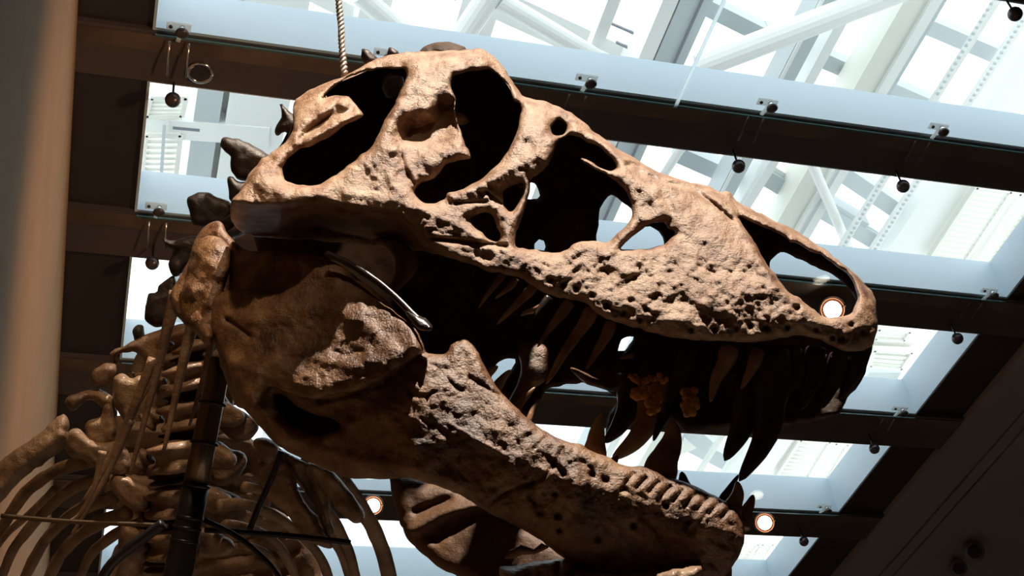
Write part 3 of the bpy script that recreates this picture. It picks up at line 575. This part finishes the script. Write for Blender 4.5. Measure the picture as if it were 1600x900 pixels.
# neck vertebrae
def sh(mb, out, D, th=.03, m=None, holes=(), strokes=(), edge=12, step=4): sheet(mb, out, list(holes), dist(D), lambda X, Y: 0*X, th, edge, step, None, strokes, 2, .004)
def lump(mb, x, y, D, rx, ry, ang=0., rough=.2):
    """spool-shaped vertebral body seen from the side: rx half width, ry half height in photo pixels"""
    s = D/F; c = at(x, y, D); ux = np.array([math.cos(ang), -math.sin(ang), 0])@M.T; uy = np.array([math.sin(ang), math.cos(ang), 0])@M.T
    t = np.linspace(-1, 1, 9); prof = [.2, .97, 1, .80, .72, .80, 1, .97, .2]
    mb.tube([c+uy*ry*s*k for k in t], [rx*s*p for p in prof], 16, 1, ux, rough, 40)
verts = [  # (body x, y, rx, ry, angle, distance, [process outlines], painted in shade?)
 (400, 300, 30, 18, .5, 2.9, [[(344,219),(352,214),(364,216),(385,222),(402,233),(425,243),(440,250),(430,280),(400,285),(376,281),(362,268),(361,246),(350,236)], [(436,160),(441,162),(448,171),(462,181),(466,196),(455,212),(445,206),(436,212),(430,208),(433,195),(439,182)]], 1),
 (372, 350, 34, 18, .5, 2.9, [[(293,312),(300,304),(310,301),(325,302),(345,309),(360,318),(365,335),(350,352),(325,356),(302,350),(296,334)], [(357,276),(375,283),(390,287),(380,312),(362,316),(357,300)]], 1),
 (330, 410, 34, 20, .45, 2.9, [[(256,370),(268,375),(300,368),(320,378),(310,400),(290,420),(272,432),(262,415),(270,392),(259,384)]], 1),
 (310, 470, 34, 20, .35, 2.9, [[(272,432),(258,438),(246,450),(243,458),(230,460),(227,480),(227,500),(240,512),(265,505),(285,480)], [(208,520),(214,509),(223,510),(227,522),(222,534),(212,534)]], 1),
 (300, 530, 34, 20, .3, 2.85, [[(172,553),(182,545),(205,536),(228,522),(262,512),(268,525),(254,550),(243,585),(228,602),(214,592),(196,572),(178,566)]], 0),
 (290, 590, 36, 22, .25, 2.8, [[(141,586),(148,576),(170,566),(182,572),(176,592),(160,606),(146,603)], [(178,592),(190,582),(205,590),(224,590),(219,635),(200,660),(183,642),(176,612)]], 0),
 (285, 650, 38, 24, .2, 2.8, [[(102,628),(112,618),(140,608),(163,612),(180,624),(182,650),(165,640),(140,625),(120,640),(108,640)], [(133,668),(142,655),(158,650),(166,630),(178,645),(181,690),(160,702),(140,692)]], 0),
 (272, 715, 42, 26, .15, 2.75, [[(100,690),(118,668),(150,690),(185,690),(205,720),(190,745),(160,735),(130,720),(110,715)]], 0),
 (268, 785, 46, 26, .1, 2.75, [[(180,740),(215,750),(240,775),(225,800),(195,790),(172,765)]], 0),
 (268, 850, 46, 26, .1, 2.75, [[(190,820),(220,830),(235,860),(210,880),(185,860)]], 0)]
vh = {4: [[(180,562),(192,552),(213,551),(224,562),(221,580),(206,580),(192,570)]]}
for i, (x, y, rx, ry, an, D, outs, dk) in enumerate(verts):
    mb = MB(); lump(mb, x, y, D, rx, ry*1.02, -an)
    for k, q in enumerate(outs): sh(mb, q, D-.03*k, .028, holes=vh.get(i, []) if k == 0 else ())
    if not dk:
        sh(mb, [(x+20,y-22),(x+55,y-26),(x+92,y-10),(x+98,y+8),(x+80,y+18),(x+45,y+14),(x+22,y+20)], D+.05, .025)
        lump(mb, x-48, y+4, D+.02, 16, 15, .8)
        # dark lumps below stand in for the shaded gaps between bodies
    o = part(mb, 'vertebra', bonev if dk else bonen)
    if i > 3:
        mb = MB(); lump(mb, x-4, y+31, D+.02, rx*.86, 9, -an, .05); q = part(mb, 'joint_gap_shade', bonei); q['label'] = 'dark lump painted as the shaded gap between two vertebrae'
mb = MB(); sh(mb, [(565,79),(572,77),(580,81),(592,96),(580,102),(567,98)], 3.0, .02); sh(mb, [(604,88),(607,76),(616,75),(624,82),(620,92)], 3.0, .02); part(mb, 'vertebra', bonev)
for q in ([(232,530),(300,505),(350,540),(365,640),(300,700),(230,690),(190,650),(200,590)], [(180,650),(300,660),(400,690),(430,760),(380,850),(250,870),(180,800),(150,720)], [(210,835),(400,790),(470,830),(500,880),(470,960),(150,960),(170,880)]):
    mb = MB(); sh(mb, q, 3.2, .03, strokes=[([(q[0][0]+20, q[0][1]+k*28+20), (q[2][0]-10, q[2][1]+k*28)], 8, random.choice([.03, -.03])) for k in range(5)], edge=18, step=6); part(mb, 'back_plate_bone', bonen)
# long thin neck ribs
for P, r0 in [([(275,455),(250,560),(225,660),(203,742)], 8), ([(302,500),(285,570),(270,640),(256,705)], 8), ([(338,495),(325,560),(312,610),(296,665)], 6), ([(240,560),(200,660),(165,730),(130,785)], 8), ([(205,655),(175,725),(140,790),(112,835)], 6), ([(160,705),(150,755),(128,800),(108,815)], 6), ([(290,430),(268,500),(246,575),(212,640)], 7)]:
    p = spline(P, 6); t = np.linspace(0, 1, len(p)); Pw = at(p[:, 0], p[:, 1], 2.6)
    part(MB().tube(Pw, (r0*1.25*(1-t*.7)*2.5/F), 12, 1, None, .12, 40), 'neck_rib', bonen)
# shoulder blade and ribs on the left
mb = MB(); sh(mb, [(-30,745),(0,722),(30,698),(60,678),(90,652),(104,650),(108,672),(100,700),(72,722),(40,745),(10,775),(-30,820)], 2.7, .03, strokes=[([(0,760),(50,715),(95,680)], 8, .012)], edge=18); part(mb, 'rib', bonen)
ribs = [([(150,718),(90,735),(40,770),(0,830),(-20,870)], 10), ([(165,745),(110,765),(60,810),(20,860),(0,910)], 9), ([(180,775),(120,800),(70,845),(30,920)], 10), ([(200,800),(150,820),(100,860),(70,920)], 11), ([(225,815),(180,835),(140,870),(120,920)], 9), ([(240,830),(205,860),(180,920)], 9),
        ([(20,740),(0,762),(-30,800)], 8), ([(85,765),(50,800),(10,835),(-20,880)], 6), ([(255,850),(235,880),(225,920)], 8),
        ([(420,700),(470,745),(510,800),(540,850),(560,920)], 11), ([(475,722),(530,750),(575,810),(598,860),(612,920)], 14), ([(380,760),(440,775),(490,810),(530,860),(550,920)], 8), ([(340,790),(390,790),(450,820),(500,870),(520,930)], 9), ([(350,820),(400,830),(440,860),(470,920)], 9), ([(380,850),(420,870),(440,920)], 8)]
for P, r0 in ribs:
    p = spline(P, 7); t = np.linspace(0, 1, len(p)); D = 2.75+.25*t
    part(MB().tube(dist(0)(p[:, 0], p[:, 1], -D), r0*(1.1-.25*t)*2.8/F, 12, .6, M@np.array([0, 0, 1.]), .12, 30), 'rib', bonen)
mb = MB(); sh(mb, [(397,690),(415,684),(435,696),(432,722),(416,730),(402,714)], 2.7, .03); sh(mb, [(400,730),(430,712),(455,730),(470,770),(500,820),(520,850),(505,856),(470,835),(445,800),(420,780)], 2.7, .025, strokes=[([(445,745),(490,820)], 6, .01)]); part(mb, 'shoulder_bone', bonen)
mb = MB(); sh(mb, [(440,705),(470,718),(505,730),(512,760),(518,810),(522,840),(510,838),(495,800),(475,765),(455,735)], 2.72, .02, strokes=[([(470,730),(510,820)], 4, -.01)]); sh(mb, [(480,722),(520,736),(552,775),(570,800),(560,818),(530,800),(505,765)], 2.65, .025); part(mb, 'shoulder_bone', bonen)
mb = MB(); sh(mb, [(340,600),(362,632),(385,645),(404,662),(396,684),(370,690),(345,672),(335,640)], 2.9, .03); sh(mb, [(330,690),(360,700),(385,712),(375,745),(345,760),(325,740)], 2.9, .03); sh(mb, [(300,760),(350,765),(385,790),(370,830),(320,840),(290,800)], 2.95, .03); part(mb, 'shoulder_bone', bonen)

# ------------------------------------------------------------------ supports
r = empty('support_post', at(277, 900, 2.44)); tag(r, 'dark ringed steel post rising from the rib cage to the back of the jaw', 'support post'); pl = np.array(r.location)
a = at(345, 560, 2.5); b = at(258, 1000, 2.42); d = b-a
def pp(y): return a+d*((y-560)/440)
MBp = MB().tube([pp(y) for y in (560, 600, 700, 760)], [.021, .021, .0222, .023], 24); o = MBp.build('pole', bronze, r, True); o.location = -pl
o = MB().tube([pp(y) for y in (760, 820, 900, 1000)], [.0245, .0245, .0265, .0265], 24).build('sleeve', blackm, r, True); o.location = -pl
for y in (632, 695, 762, 812, 828, 848):
    o = MB().tube([pp(y-3), pp(y-2), pp(y+2), pp(y+3)], [.0235, .0265, .0265, .0235], 24).build('ring', blackm, r, True); o.location = -pl
def rod(pts, D, rr, m, label, name='brace_rod', cat='brace rod', g='steel brace rods across the rib cage'):
    p = spline(pts, 6); P = at(p[:, 0], p[:, 1], D); o = MB().tube(P-P[0], rr, 10).build(name, m, None, True); o.location = P[0]; tag(o, label, cat, g)
rod([(2,806),(110,815),(230,820),(262,822)], 2.55, .0045, bronze, 'straight steel rod running left from the post')
rod([(320,828),(400,833),(480,840),(548,848)], 2.55, .0055, blackm, 'straight dark rod running right from the post')
rod([(318,812),(370,838),(420,880),(450,925)], 2.5, .005, blackm, 'thin curved dark rod bending down to the right of the post')
rod([(255,818),(225,840),(175,880),(150,925)], 2.5, .010, blackm, 'thick dark brace sloping down to the left of the post')
rod([(440,705),(425,745),(405,790),(390,828)], 2.55, .006, blackm, 'short dark rod in front of the shoulder bones')
# suspension cable, braided
A = onz(529, -60, 7.9); Bp = at(538, 122, 3.02)
Bp = at(538, 119, 2.75); up = np.array([Bp[0], Bp[1], 9.5])
mb = MB(); n = 420
for s_ in range(3):
    L = min(6.5, up[2]-Bp[2]); zs = np.linspace(0, L, n); ph = zs*2*math.pi/.045+s_*2.094
    mb.tube(np.stack([.0042*np.cos(ph), .0042*np.sin(ph), zs], 1), .0044, 6)
o = mb.build('suspension_cable', ropem, None, True); o.location = Bp; tag(o, 'braided steel cable dropping from above to the back of the skull', 'cable')
